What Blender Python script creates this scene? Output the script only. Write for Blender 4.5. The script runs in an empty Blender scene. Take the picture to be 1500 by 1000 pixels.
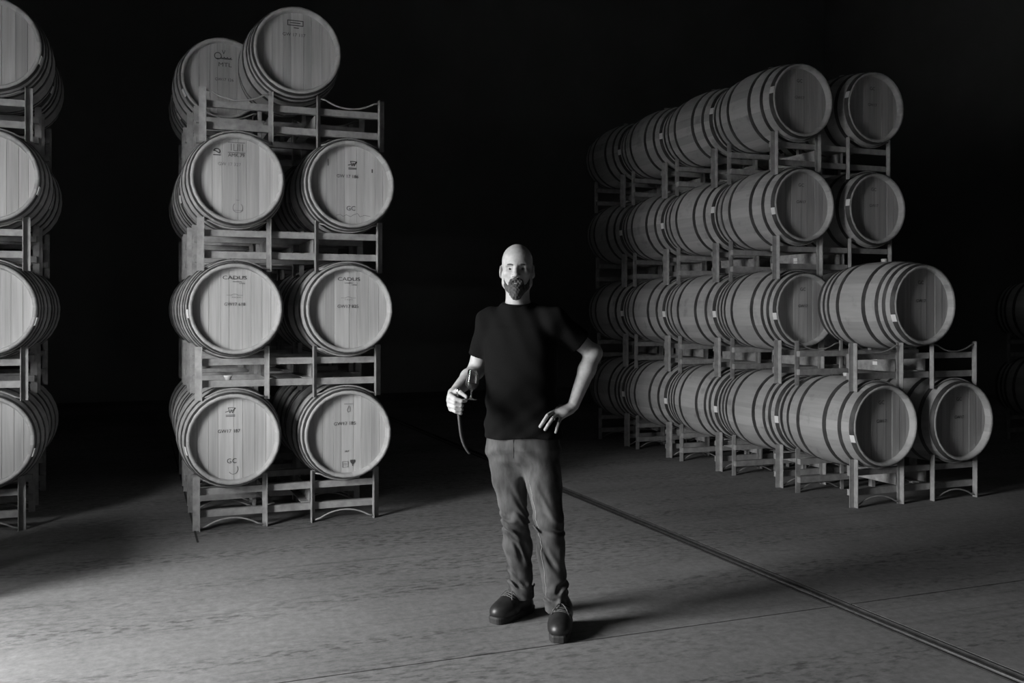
import bpy, math, random
import numpy as np
from mathutils import Vector, Matrix

random.seed(7); np.random.seed(7)
SC = bpy.context.scene
COL = SC.collection

# ------------------------------------------------------------------ camera, world, light, exposure
EYE = 1.45                      # lens height above the floor
FPX = 1402.0                    # focal length in pixels of the 1500 px frame
HOR = 458.5                     # row of the horizon
YAW = 0.373                     # the building's axis is turned by this against the view
cam_d = bpy.data.cameras.new('camera'); cam = bpy.data.objects.new('camera', cam_d); COL.objects.link(cam)
cam.location = (0, 0, EYE); cam.rotation_euler = (math.pi / 2, 0, 0)
cam_d.sensor_width = 36.0; cam_d.lens = FPX / 1500 * 36.0
cam_d.shift_y = -(500 - HOR) / 1500
cam_d.clip_start = 0.05; cam_d.clip_end = 200
SC.camera = cam

SKY = 40.0
world = bpy.data.worlds.new('overcast_sky'); SC.world = world; world.use_nodes = True
bg = world.node_tree.nodes['Background']; bg.inputs['Color'].default_value = (1, 1, 1, 1); bg.inputs['Strength'].default_value = SKY

E_ = Vector((math.cos(YAW), math.sin(YAW), 0))          # across the building (u)
D_ = Vector((-math.sin(YAW), math.cos(YAW), 0))         # along the building (v)
def uv(u, v, z=0.0): return E_ * u + D_ * v + Vector((0, 0, z))
def at(px, py, dist):
    return Vector(((px - 750) / FPX * dist, dist, EYE - (py - HOR) / FPX * dist))

WALL_U = -2.62; DOOR_V0, DOOR_V1, DOOR_H = 3.05, 4.60, 3.2
pl = bpy.data.lights.new('doorway_left_offscreen', 'AREA'); pl.shape = 'RECTANGLE'
pl.size = DOOR_V1 - DOOR_V0; pl.size_y = DOOR_H; pl.energy = 1.0
po = bpy.data.objects.new('doorway_left_offscreen', pl); COL.objects.link(po)
po.matrix_world = Matrix.Translation(uv(WALL_U - 0.02, (DOOR_V0 + DOOR_V1) / 2, DOOR_H / 2)) @ \
    Matrix((( D_.x, 0, -E_.x, 0), (D_.y, 0, -E_.y, 0), (0, 1, 0, 0), (0, 0, 0, 1))).to_4x4()
pl.cycles.is_portal = True

vs = SC.view_settings
vs.view_transform = 'Standard'; vs.look = 'None'; vs.gamma = 1.0; vs.exposure = 0.0; vs.use_curve_mapping = False
SC.display_settings.display_device = 'sRGB'
try:
    SC.cycles.use_denoising = True
    SC.cycles.max_bounces = 8; SC.cycles.diffuse_bounces = 4; SC.cycles.sample_clamp_indirect = 4.0
except Exception:
    pass

# ------------------------------------------------------------------ materials
def g(v): return (v, v, v, 1)
def new_mat(name):
    m = bpy.data.materials.new(name); m.use_nodes = True
    return m, m.node_tree.nodes, m.node_tree.links, m.node_tree.nodes['Principled BSDF']
def math_node(N, L, op, a, b=None, clamp=False):
    n = N.new('ShaderNodeMath'); n.operation = op; n.use_clamp = clamp
    for i, v in enumerate((a, b)):
        if v is None: continue
        if isinstance(v, (int, float)): n.inputs[i].default_value = v
        else: L.new(v, n.inputs[i])
    return n.outputs[0]
def ramp(N, L, val, stops):
    r = N.new('ShaderNodeValToRGB'); L.new(val, r.inputs[0])
    el = r.color_ramp.elements
    while len(el) < len(stops): el.new(0.5)
    for e, (p, v) in zip(el, stops): e.position = p; e.color = g(v)
    return r.outputs[0]
def noise(N, L, vec, scale, detail=4.0, rough=0.55):
    n = N.new('ShaderNodeTexNoise'); n.inputs['Scale'].default_value = scale
    n.inputs['Detail'].default_value = detail; n.inputs['Roughness'].default_value = rough
    if vec is not None: L.new(vec, n.inputs['Vector'])
    return n.outputs['Fac']
def mapping(N, L, scale, rot=(0, 0, 0), offset_random=0.0):
    tc = N.new('ShaderNodeTexCoord'); mp = N.new('ShaderNodeMapping')
    mp.inputs['Scale'].default_value = scale; mp.inputs['Rotation'].default_value = rot
    L.new(tc.outputs['Object'], mp.inputs['Vector'])
    if offset_random:
        oi = N.new('ShaderNodeObjectInfo'); cx = N.new('ShaderNodeCombineXYZ')
        for i in range(3): L.new(math_node(N, L, 'MULTIPLY', oi.outputs['Random'], offset_random * (i + 1.3)), cx.inputs[i])
        L.new(cx.outputs[0], mp.inputs['Location'])
    return mp.outputs[0]
def bump(N, L, b, h, strength, dist):
    bn = N.new('ShaderNodeBump'); bn.inputs['Strength'].default_value = strength; bn.inputs['Distance'].default_value = dist
    L.new(h, bn.inputs['Height']); L.new(bn.outputs[0], b.inputs['Normal'])

def simple(name, lo, hi, scale=(10, 10, 10), rough=0.6, metal=0.0, rand=0.0, bmp=0.0, bdist=0.002, detail=5, spec=None, ns=1.0):
    m, N, L, b = new_mat(name)
    v = noise(N, L, mapping(N, L, scale, offset_random=9.0), ns, detail)
    c = ramp(N, L, v, [(0.3, lo), (0.7, hi)])
    if rand:
        oi = N.new('ShaderNodeObjectInfo')
        f = math_node(N, L, 'MULTIPLY_ADD', oi.outputs['Random'], 2 * rand); f.node.inputs[2].default_value = 1 - rand
        mx = N.new('ShaderNodeMix'); mx.data_type = 'RGBA'; mx.blend_type = 'MULTIPLY'; mx.inputs['Factor'].default_value = 1
        L.new(c, mx.inputs['A']); L.new(f, mx.inputs['B']); c = mx.outputs['Result']
    L.new(c, b.inputs['Base Color'])
    b.inputs['Roughness'].default_value = rough; b.inputs['Metallic'].default_value = metal
    if spec is not None: b.inputs['Specular IOR Level'].default_value = spec
    if bmp: bump(N, L, b, v, bmp, bdist)
    return m

M = {}
M['head'] = simple('oak_head_boards', 0.38, 0.52, (45, 20, 1.8), 0.62, rand=0.15, bmp=0.15, bdist=0.0006)
M['hoop'] = simple('hoop_steel', 0.06, 0.14, (8, 8, 8), 0.5, metal=0.55, rand=0.1)
M['rack'] = simple('rack_steel', 0.26, 0.42, (18, 18, 18), 0.55, metal=0.15, rand=0.1, bmp=0.1, bdist=0.0006)
M['plate'] = simple('rack_plate_steel', 0.24, 0.42, (22, 22, 22), 0.6, metal=0.1, rand=0.1)
M['tag'] = simple('white_paper', 0.80, 0.88, (10, 10, 10), 0.7)
M['bung'] = simple('silicone_bung', 0.60, 0.72, (10, 10, 10), 0.5)
M['ink'] = simple('stencil_ink', 0.05, 0.09, (60, 60, 60), 0.8)
M['ink_faint'] = simple('faded_stencil_ink', 0.16, 0.24, (60, 60, 60), 0.8)
M['wall'] = simple('wall_panel', 0.22, 0.26, (1, 1, 1), 0.9)
M['ceil'] = simple('ceiling_panel', 0.22, 0.26, (1, 1, 1), 0.9)
M['beam'] = simple('roof_beam', 0.28, 0.34, (3, 3, 3), 0.8)
M['ground'] = simple('outdoor_paving', 0.16, 0.22, (2, 2, 2), 0.9)
M['crack'] = simple('dark_joint_filler', 0.02, 0.04, (30, 30, 30), 0.9)
M['channel'] = simple('rail_channel_steel', 0.03, 0.06, (20, 20, 20), 0.7, metal=0.3)
M['rail'] = simple('worn_rail_steel', 0.22, 0.34, (20, 20, 20), 0.35, metal=0.9)

def oak_staves():
    m, N, L, b = new_mat('oak_staves')
    tc = N.new('ShaderNodeTexCoord'); sp = N.new('ShaderNodeSeparateXYZ'); L.new(tc.outputs['Object'], sp.inputs[0])
    ang = math_node(N, L, 'ARCTAN2', sp.outputs['Z'], sp.outputs['X'])
    idx = math_node(N, L, 'FLOOR', math_node(N, L, 'MULTIPLY_ADD', ang, 28 / (2 * math.pi)))
    oi = N.new('ShaderNodeObjectInfo')
    idx2 = math_node(N, L, 'ADD', idx, math_node(N, L, 'MULTIPLY', oi.outputs['Random'], 91.7))
    wn = N.new('ShaderNodeTexWhiteNoise'); wn.noise_dimensions = '1D'; L.new(idx2, wn.inputs['W'])
    gr = noise(N, L, mapping(N, L, (40, 4, 40), offset_random=9.0), 1.0, 5)
    f = math_node(N, L, 'ADD', math_node(N, L, 'MULTIPLY', wn.outputs[0], 0.45), math_node(N, L, 'MULTIPLY', gr, 0.55))
    st = noise(N, L, mapping(N, L, (6, 6, 6), offset_random=5.0), 1.0, 3)
    c = ramp(N, L, f, [(0.1, 0.30), (0.9, 0.50)])
    stn = ramp(N, L, st, [(0.30, 0.55), (0.42, 1.0)])
    mx = N.new('ShaderNodeMix'); mx.data_type = 'RGBA'; mx.blend_type = 'MULTIPLY'; mx.inputs['Factor'].default_value = 0.6
    L.new(c, mx.inputs['A']); L.new(stn, mx.inputs['B'])
    L.new(mx.outputs['Result'], b.inputs['Base Color']); b.inputs['Roughness'].default_value = 0.6
    bump(N, L, b, gr, 0.12, 0.0008)
    return m
M['stave'] = oak_staves()

def concrete():
    m, N, L, b = new_mat('worn_concrete')
    big = noise(N, L, mapping(N, L, (0.6, 0.6, 0.6)), 1.0, 5)
    mid = noise(N, L, mapping(N, L, (22, 22, 22)), 1.0, 9, 0.75)
    streak = noise(N, L, mapping(N, L, (0.35, 13, 1)), 1.0, 5, 0.6)            # tyre streaks run across (along u)
    tread = noise(N, L, mapping(N, L, (13, 30, 1), rot=(0, 0, 0.5)), 1.0, 4, 0.6)
    tmask = noise(N, L, mapping(N, L, (0.25, 2.6, 1)), 1.0, 2)
    tm = ramp(N, L, tmask, [(0.44, 0.0), (0.60, 1.0)])
    td = ramp(N, L, tread, [(0.36, 0.0), (0.52, 1.0)])
    # dark = 1 - tm*(1-td)
    dark = math_node(N, L, 'SUBTRACT', 1.0, math_node(N, L, 'MULTIPLY', math_node(N, L, 'MULTIPLY', tm, 0.5), math_node(N, L, 'SUBTRACT', 1.0, td)))
    base = ramp(N, L, math_node(N, L, 'ADD', math_node(N, L, 'MULTIPLY', big, 0.5), math_node(N, L, 'MULTIPLY', mid, 0.5)), [(0.36, 0.135), (0.64, 0.275)])
    sk = ramp(N, L, streak, [(0.30, 0.74), (0.42, 1.0)])
    m1 = N.new('ShaderNodeMix'); m1.data_type = 'RGBA'; m1.blend_type = 'MULTIPLY'; m1.inputs['Factor'].default_value = 1
    L.new(base, m1.inputs['A']); L.new(sk, m1.inputs['B'])
    m2 = N.new('ShaderNodeMix'); m2.data_type = 'RGBA'; m2.blend_type = 'MULTIPLY'; m2.inputs['Factor'].default_value = 1
    L.new(m1.outputs['Result'], m2.inputs['A']); L.new(dark, m2.inputs['B'])
    L.new(m2.outputs['Result'], b.inputs['Base Color'])
    b.inputs['Roughness'].default_value = 0.85; b.inputs['Specular IOR Level'].default_value = 0.12
    bump(N, L, b, mid, 0.25, 0.003)
    return m
M['concrete'] = concrete()

# ------------------------------------------------------------------ mesh helpers
def mesh_obj(name, verts, faces, mat, parent=None, smooth=False):
    me = bpy.data.meshes.new(name); me.from_pydata([tuple(v) for v in verts], [], [tuple(f) for f in faces])
    me.materials.append(mat)
    if smooth: me.polygons.foreach_set('use_smooth', [True] * len(me.polygons))
    me.update()
    o = bpy.data.objects.new(name, me); COL.objects.link(o)
    if parent is not None: o.parent = parent
    return o
class MB:
    """collects boxes, tubes, revolved bands into one mesh"""
    def __init__(self): self.v = []; self.f = []
    def add(self, v, f):
        n = len(self.v); self.v += [tuple(p) for p in v]; self.f += [tuple(i + n for i in q) for q in f]
    def box(self, x0, x1, y0, y1, z0, z1):
        self.add([(x0,y0,z0),(x1,y0,z0),(x1,y1,z0),(x0,y1,z0),(x0,y0,z1),(x1,y0,z1),(x1,y1,z1),(x0,y1,z1)],
                 [(3,2,1,0),(4,5,6,7),(0,1,5,4),(1,2,6,5),(2,3,7,6),(3,0,4,7)])
    def tube(self, pts, r, n=8, caps=True):
        pts = [Vector(p) for p in pts]; rs = r if hasattr(r, '__len__') else [r] * len(pts)
        v = []; f = []; prev = None
        for i, p in enumerate(pts):
            t = (pts[min(i+1, len(pts)-1)] - pts[max(i-1, 0)]).normalized()
            if prev is None:
                a = t.orthogonal().normalized()
            else:
                a = (prev - t * prev.dot(t)).normalized()
            prev = a; bb = t.cross(a)
            for k in range(n):
                th = 2 * math.pi * k / n
                v.append(p + (a * math.cos(th) + bb * math.sin(th)) * rs[i])
        for i in range(len(pts) - 1):
            for k in range(n):
                f.append((i*n+k, i*n+(k+1)%n, (i+1)*n+(k+1)%n, (i+1)*n+k))
        if caps:
            f.append(tuple(range(n))[::-1]); f.append(tuple((len(pts)-1)*n + k for k in range(n)))
        self.add(v, f)
    def lathe(self, prof, n=32, axis='z', close=False):
        """prof: list of (r, h)"""
        v = []; f = []
        for (r, h) in prof:
            for k in range(n):
                th = 2 * math.pi * k / n; c, s = r * math.cos(th), r * math.sin(th)
                v.append((c, s, h) if axis == 'z' else (c, h, s))
        m = len(prof)
        for i in range(m if close else m - 1):
            j = (i + 1) % m
            for k in range(n):
                q = (i*n+k, i*n+(k+1)%n, j*n+(k+1)%n, j*n+k)
                f.append(q if axis == 'z' else q[::-1])
        self.add(v, f)
    def build(self, name, mat, parent=None, smooth=False):
        return mesh_obj(name, self.v, self.f, mat, parent, smooth)

def empty(name, loc, rz=0.0, label=None, cat=None, group=None):
    o = bpy.data.objects.new(name, None); COL.objects.link(o); o.empty_display_size = 0.1
    o.location = loc; o.rotation_euler = (0, 0, rz)
    if label: o['label'] = label
    if cat: o['category'] = cat
    if group: o['group'] = group
    return o
def tag(o, label, cat, group=None):
    o['label'] = label; o['category'] = cat
    if group: o['group'] = group
    return o
def structure(o): o['kind'] = 'structure'; return o
def auto_smooth(o, ang=0.6):
    me = o.data; me.polygons.foreach_set('use_smooth', [True] * len(me.polygons))
    try: me.set_sharp_from_angle(angle=ang)
    except Exception: pass
    return o

# ------------------------------------------------------------------ the building
def building(o): o.rotation_euler = (0, 0, YAW); return o
U1, V0, V1, CEIL = 14.0, -3.5, 17.0, 8.7
RAIL_U = 3.26
b = MB(); b.box(WALL_U - 0.3, U1 + 0.3, V0 - 0.3, V1 + 0.3, -0.30, -0.05)
floor = structure(building(b.build('floor', M['crack'])))
for (u0, u1) in ((WALL_U, RAIL_U - 0.055), (RAIL_U + 0.055, U1)):
    for (v0, v1) in ((V0, 3.83), (3.83, 9.9), (9.9, V1)):
        b = MB(); gp = 0.004
        b.box(u0 + gp, u1 - gp, v0 + gp, v1 - gp, -0.05, 0.0)
        b.build('slab', M['concrete'], floor)
b = MB()
b.box(RAIL_U - 0.051, RAIL_U - 0.040, V0, V1, -0.05, 0.001); b.box(RAIL_U + 0.040, RAIL_U + 0.051, V0, V1, -0.05, 0.001)
b.box(RAIL_U - 0.040, RAIL_U + 0.040, V0, V1, -0.05, -0.032)
ch = structure(building(b.build('trim_1', M['channel'])))
b = MB(); pr = [(RAIL_U + x, z) for (x, z) in ((-0.012, -0.032), (-0.012, -0.010), (-0.008, -0.002), (0.0, 0.001), (0.008, -0.002), (0.012, -0.010), (0.012, -0.032))]
n = len(pr); b.add([(x, V0, z) for x, z in pr] + [(x, V1, z) for x, z in pr], [(i, i + n, i + n + 1, i + 1) for i in range(n - 1)])
b.build('guide_rail', M['rail'], ch)
b = MB(); b.box(0.349, 0.362, 6.36, 11.5, 0.0, 0.0015); b.build('floor_crack', M['crack'], floor)

b = MB(); T = 0.3
b.box(WALL_U - T, WALL_U, V0, DOOR_V0, -0.05, CEIL); b.box(WALL_U - T, WALL_U, DOOR_V1, V1, -0.05, CEIL)
b.box(WALL_U - T, WALL_U, DOOR_V0, DOOR_V1, DOOR_H, CEIL)
structure(building(b.build('wall_left', M['wall'])))
b = MB(); b.box(WALL_U - T, U1 + T, V1, V1 + T, -0.05, CEIL); structure(building(b.build('wall_back', M['wall'])))
b = MB(); b.box(U1, U1 + T, V0, V1, -0.05, CEIL); structure(building(b.build('wall_right', M['wall'])))
b = MB(); b.box(WALL_U - T, U1 + T, V0 - T, V0, -0.05, CEIL); structure(building(b.build('wall_front', M['wall'])))
b = MB(); b.box(WALL_U - T, U1 + T, V0 - T, V1 + T, CEIL, CEIL + T); ceiling = structure(building(b.build('ceiling', M['ceil'])))
for k in range(8):
    v = 0.4 + k * 2.2
    b = MB(); b.box(WALL_U, U1, v - 0.06, v + 0.06, CEIL - 0.28, CEIL); b.build('roof_beam', M['beam'], ceiling)
b = MB(); b.box(-300, WALL_U - T, -300, 300, -0.30, -0.01); structure(building(b.build('ground', M['ground'])))
b = MB(); b.box(-27.0, -26.5, -60, 70, -0.05, 1.9); structure(building(b.build('wall_added_sky_block', M['beam'])))  # unseen wall added outside to block the low sky through the doorway

# ------------------------------------------------------------------ barrels
BL, R_END, R_MID = 0.880, 0.300, 0.348
def br(y): t = y / (BL / 2); return R_END + (R_MID - R_END) * (1 - abs(t) ** 2.1)
def barrel_meshes():
    out = {}
    NS, SEG = 28, 84
    ys = [-BL/2 + 0.004] + list(np.linspace(-BL/2 + 0.02, BL/2 - 0.02, 17)) + [BL/2 - 0.004]
    prof = [(R_END - 0.026, -BL/2 + 0.062), (R_END - 0.024, -BL/2 + 0.012), (R_END - 0.016, -BL/2), (R_END - 0.005, -BL/2)]
    prof += [(br(y), y) for y in ys]
    prof += [(R_END - 0.005, BL/2), (R_END - 0.016, BL/2), (R_END - 0.024, BL/2 - 0.012), (R_END - 0.026, BL/2 - 0.046)]
    v = []; f = []
    for (r, h) in prof:
        for k in range(SEG):
            th = 2 * math.pi * k / SEG
            rr = r - (0.0014 if k % 3 == 0 else 0.0)
            v.append((rr * math.cos(th), h, rr * math.sin(th)))
    for i in range(len(prof) - 1):
        for k in range(SEG): f.append((i*SEG+k, (i+1)*SEG+k, (i+1)*SEG+(k+1)%SEG, i*SEG+(k+1)%SEG))
    me = bpy.data.meshes.new('staves'); me.from_pydata(v, [], f); me.materials.append(M['stave'])
    me.polygons.foreach_set('use_smooth', [True] * len(me.polygons)); me.update(); out['staves'] = me
    # hoops
    def hoop(y0, y1, riv):
        b = MB(); ys = np.linspace(y0, y1, 4)
        pr = [(br(y0) - 0.002, y0)] + [(br(y) + 0.0028, y) for y in ys] + [(br(y1) - 0.002, y1)]
        b.lathe(pr, 72, 'y')
        ym = (y0 + y1) / 2
        for dx in riv:
            th = math.pi / 2 + dx; r0 = br(ym) + 0.0028
            c = Vector((r0 * math.cos(th), ym, r0 * math.sin(th))); nrm = Vector((math.cos(th), 0, math.sin(th)))
            b.tube([c - nrm * 0.001, c + nrm * 0.002, c + nrm * 0.0032], [0.006, 0.005, 0.002], 6)
        me = bpy.data.meshes.new('hoop'); me.from_pydata(b.v, [], b.f); me.materials.append(M['hoop'])
        me.polygons.foreach_set('use_smooth', [True] * len(me.polygons)); me.update()
        try: me.set_sharp_from_angle(angle=0.5)
        except Exception: pass
        return me
    H = BL / 2
    six = [(-H + 0.006, -H + 0.046), (-H + 0.118, -H + 0.150), (-H + 0.265, -H + 0.303)]
    eight = [(-H + 0.006, -H + 0.044), (-H + 0.085, -H + 0.114), (-H + 0.150, -H + 0.180), (-H + 0.275, -H + 0.312)]
    for nm, lst in (('six', six), ('eight', eight)):
        out[nm] = [hoop(a, c, (-0.05, 0.03)) for a, c in lst] + [hoop(-c, -a, (-0.02, 0.06)) for a, c in lst]
    # head boards: vertical planks cut to the circle
    def boards(widths):
        R = R_END - 0.0245; tot = sum(widths); x = -R; res = []
        for i, w in enumerate(widths):
            x0 = x + 0.0006; x1 = x + w / tot * 2 * R - 0.0006; x = x1 + 0.0006
            x0 = max(x0, -R + 0.0008); x1 = min(x1, R - 0.0008)
            xs = np.linspace(x0, x1, 7); yf = -H + 0.056 + 0.0012 * ((i * 7) % 3); yb = yf + 0.022
            top = [(xx, math.sqrt(max(R*R - xx*xx, 0))) for xx in xs]
            ring = top + [(xx, -zz) for xx, zz in top[::-1]]
            m = len(ring); bv = 0.0015
            cx = sum(p[0] for p in ring) / m
            vv = [(cx + (px - cx) * (1 - bv / max((x1 - x0) / 2, 0.01)), yf, pz * (1 - bv / R)) for px, pz in ring]
            vv += [(px, yf + 0.0012, pz) for px, pz in ring] + [(px, yb, pz) for px, pz in ring]
            ff = [tuple(range(m))]
            for l in (0, 1):
                for k in range(m): ff.append((l*m+k, (l+1)*m+k, (l+1)*m+(k+1)%m, l*m+(k+1)%m))
            me = bpy.data.meshes.new('head_board'); me.from_pydata(vv, [], ff); me.materials.append(M['head']); me.update(); res.append(me)
        return res
    out['boardsA'] = boards([5, 6, 8, 5.5, 9, 6, 7.5, 6, 4.5])
    out['boardsB'] = boards([4.5, 7, 6, 10, 5.5, 8, 7, 6])
    b = MB(); b.lathe([(0.0001, H - 0.04), (R_END - 0.0245, H - 0.04)], 40, 'y')
    me = bpy.data.meshes.new('rear_head'); me.from_pydata(b.v, [], [q[::-1] for q in b.f]); me.materials.append(M['head']); me.update(); out['rear'] = me
    b = MB(); zt = R_MID
    b.lathe([(0.0001, zt + 0.024), (0.024, zt + 0.024), (0.026, zt + 0.020), (0.020, zt - 0.012), (0.0001, zt - 0.012)], 16, 'z')
    me = bpy.data.meshes.new('bung'); me.from_pydata(b.v, [], [q[::-1] for q in b.f]); me.materials.append(M['bung'])
    me.polygons.foreach_set('use_smooth', [True] * len(me.polygons)); me.update(); out['bung'] = me
    def tagmesh(a):
        vv = []; ff = []; dth = 0.055 / R_END
        for i in range(6):
            th = a + dth * (i / 5 - 0.5); r = br(-H + 0.02) + 0.0060
            for y, q in ((-H + 0.001, -0.002), (-H + 0.045, 0.0025)):
                vv.append(((r + q) * math.cos(th), y, (r + q) * math.sin(th)))
            for y, q in ((-H + 0.001, -0.006), (-H + 0.045, -0.002)):
                vv.append(((r + q) * math.cos(th), y, (r + q) * math.sin(th)))
        for i in range(5):
            a0, a1 = i * 4, i * 4 + 4
            ff += [(a0, a0+1, a1+1, a1), (a0+3, a0+2, a1+2, a1+3), (a0+2, a0, a1, a1+2), (a0+1, a0+3, a1+3, a1+1)]
        ff += [(0, 2, 3, 1), (20, 21, 23, 22)]
        me = bpy.data.meshes.new('paper_tag'); me.from_pydata(vv, [], ff); me.materials.append(M['tag']); me.update(); return me
    out['tag'] = tagmesh
    return out
BM = barrel_meshes()
TAGS = {}
def link_mesh(name, me, parent, loc=(0, 0, 0), rot=None):
    o = bpy.data.objects.new(name, me); COL.objects.link(o); o.parent = parent; o.location = loc
    if rot: o.rotation_euler = rot
    return o
HEAD_Y = -BL / 2 + 0.0545
def lettering(parent, s, size, x, z, mat='ink', sx=1.0):
    cu = bpy.data.curves.new('lettering', 'FONT'); cu.body = s; cu.size = size; cu.align_x = 'CENTER'; cu.align_y = 'CENTER'
    cu.extrude = 0.0002; cu.resolution_u = 2
    t = bpy.data.objects.new('lettering_tmp', cu); COL.objects.link(t)
    me = bpy.data.meshes.new_from_object(t); me.name = 'lettering'
    bpy.data.objects.remove(t); bpy.data.curves.remove(cu)
    me.materials.clear(); me.materials.append(M[mat])
    o = link_mesh('lettering', me, parent, (x, HEAD_Y, R_MID + z), (math.pi / 2, 0, 0)); o.scale = (sx, 1, 1)
    return o
def strokes(parent, lines, w, x, z, sc=1.0, mat='ink', name='stamp'):
    b = MB()
    for ln in lines:
        for (p, q) in zip(ln[:-1], ln[1:]):
            p = Vector((p[0], 0, p[1])) * sc; q = Vector((q[0], 0, q[1])) * sc
            t = (q - p).normalized(); nrm = Vector((-t.z, 0, t.x)) * w / 2; p = p - t * w * 0.3; q = q + t * w * 0.3
            c = [p - nrm, q - nrm, q + nrm, p + nrm]
            b.add([k + Vector((0, -0.0002, 0)) for k in c] + [k + Vector((0, 0.0003, 0)) for k in c],
                  [(0,1,2,3), (7,6,5,4), (0,4,5,1), (1,5,6,2), (2,6,7,3), (3,7,4,0)])
    o = b.build(name, M[mat], parent); o.location = (x, HEAD_Y, R_MID + z)
    return o
def arc(cx, cz, rx, rz, a0, a1, n=12):
    return [(cx + rx * math.cos(a0 + (a1 - a0) * i / n), cz + rz * math.sin(a0 + (a1 - a0) * i / n)) for i in range(n + 1)]
LOGO_W = [[(-1, .1), (-.2, .35)], [(-.45, 1), (.35, 1), (1, .9), (.35, .35)], [(-.45, .95), (-.1, -.1), (.15, .6), (.4, -.1), (.9, .95)], [(-.9, -.55), (.9, -.55)], [(-.9, -.8), (.9, -.8)]]
BARRELS = 0
def barrel(p, rz, label, group, hoops='six', boards='A', tag_at=None, bung=True, roll=0.0, scale=1.0, text=()):
    """p: world point of the barrel's centre"""
    global BARRELS; BARRELS += 1
    t = empty('wine_barrel', (p[0], p[1], p[2] - R_MID * scale), rz, label, 'barrel', group)
    t.scale = (scale, 0.99, scale)
    c = (0, 0, R_MID)
    link_mesh('staves', BM['staves'], t, c, (0, roll, 0))
    for h in BM[hoops]: link_mesh('hoop', h, t, c)
    for bd in BM['boards' + boards]: link_mesh('head_board', bd, t, c)
    link_mesh('rear_head', BM['rear'], t, c)
    if bung: link_mesh('bung', BM['bung'], t, c)
    if tag_at is not None:
        if tag_at not in TAGS: TAGS[tag_at] = BM['tag'](math.radians(tag_at))
        link_mesh('paper_tag', TAGS[tag_at], t, c)
    for it in text: it(t)
    return t
def tx(s, size, x, z, mat='ink', sx=1.0): return lambda t: lettering(t, s, size, x, z, mat, sx)
def sk(lines, w, x, z, sc, mat='ink'): return lambda t: strokes(t, lines, w, x, z, sc, mat)

# ------------------------------------------------------------------ racks
W1, W2, RD, HP, PITCH, ROW = 0.1480, 0.5850, 0.7133, 0.3592, 0.8666, 0.8852
FLI, FLO = 0.030, 0.045              # flange widths of the inner and outer posts
BAY = (W1 + FLI + W2) / 2
RC = br(0.335) + 0.003                # barrel radius over the cradle and foot bars
CR_Z = 0.2905                         # top of the cradle bar
BC_Z, BC_Y = CR_Z + RC - 0.0025, 0.358            # barrel centre above the foot of its rack, and behind the rack's front
def rack_meshes():
    parts = []
    def add(name, b, mat, smooth=False):
        me = bpy.data.meshes.new(name); me.from_pydata(b.v, [], b.f); me.materials.append(M[mat])
        if smooth: me.polygons.foreach_set('use_smooth', [True] * len(me.polygons))
        me.update(); parts.append((name, me))
    FL, TH = 0.045, 0.005
    for rear in (0, 1):
        Y = (lambda y: y) if not rear else (lambda y: RD - y)
        def bx(b, x0, x1, y0, y1, z0, z1):
            a, c = sorted((Y(y0), Y(y1))); b.box(x0, x1, a, c, z0, z1)
        for i, x in enumerate((-W2, -W1, W1, W2)):
            b = MB(); s = -1 if i < 2 else 1
            xw = (x - TH, x) if i < 2 else (x, x + TH)
            bx(b, xw[0], xw[1], 0.0, FL, 0, HP)
            fw_ = FLO if i in (0, 3) else FLI
            xf = (x - fw_, x) if i < 2 else (x, x + fw_)
            bx(b, xf[0], xf[1], FL - TH, FL, 0, HP)
            add('post', b, 'rack')
        for (z0, z1) in ((0.086, 0.132), (0.233, 0.277)):
            b = MB(); bx(b, -W2 - 0.03, W2 + 0.03, FL + 0.0005, FL + 0.040, z0, z1); add('beam', b, 'rack')
        for s in (-1, 1):
            xc = s * BAY; hw = (W2 - W1 - FLI) / 2 + 0.002
            def curve(zf):
                pts = []
                for k in range(13):
                    q = k / 12 * 2 - 1; pts.append((xc + q * hw, Y(FL - 0.022), zf(q)))
                return pts
            def sag(q, lim):     # the bar follows the barrel's round and runs out flat at the posts
                dx = abs(q) * hw; return min(RC - math.sqrt(RC * RC - dx * dx), lim)
            b = MB(); b.tube(curve(lambda q: CR_Z - 0.0060 + sag(q, 0.055)), 0.0060, 6); add('cradle_bar', b, 'rack', True)
            b = MB(); b.tube(curve(lambda q: 0.0745 - sag(q, 0.058)), 0.0060, 6); add('arched_foot_bar', b, 'rack', True)
    for s in (-1, 1):
        b = MB(); x = s * W1
        b.box(x - 0.003, x + 0.003, 0.086, RD - 0.086, 0.132, 0.233)
        x0, x1 = sorted((x - s * 0.003, x - s * 0.06)); b.box(x0, x1, 0.086, RD - 0.086, 0.132, 0.137)
        add('fork_plate', b, 'plate')
    return parts
RM = rack_meshes()
RACKS = 0
def rack(p, rz, label, group, sticker=()):
    global RACKS; RACKS += 1
    t = empty('barrel_rack', p, rz, label, 'rack', group)
    for nm, me in RM: link_mesh(nm, me, t)
    for (y, z, w, h) in sticker:
        b = MB(); b.box(-W1 - 0.0042, -W1 - 0.0032, y - w / 2, y + w / 2, z - h / 2, z + h / 2); b.build('sticker', M['tag'], t)
    return t

ORD = ['bottom', 'second', 'third', 'top']
def loc(base, lx, ly, z, lean=0.0):
    return Vector((base[0], base[1], 0)) + E_ * (lx + lean * z) + D_ * ly + Vector((0, 0, z))

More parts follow.
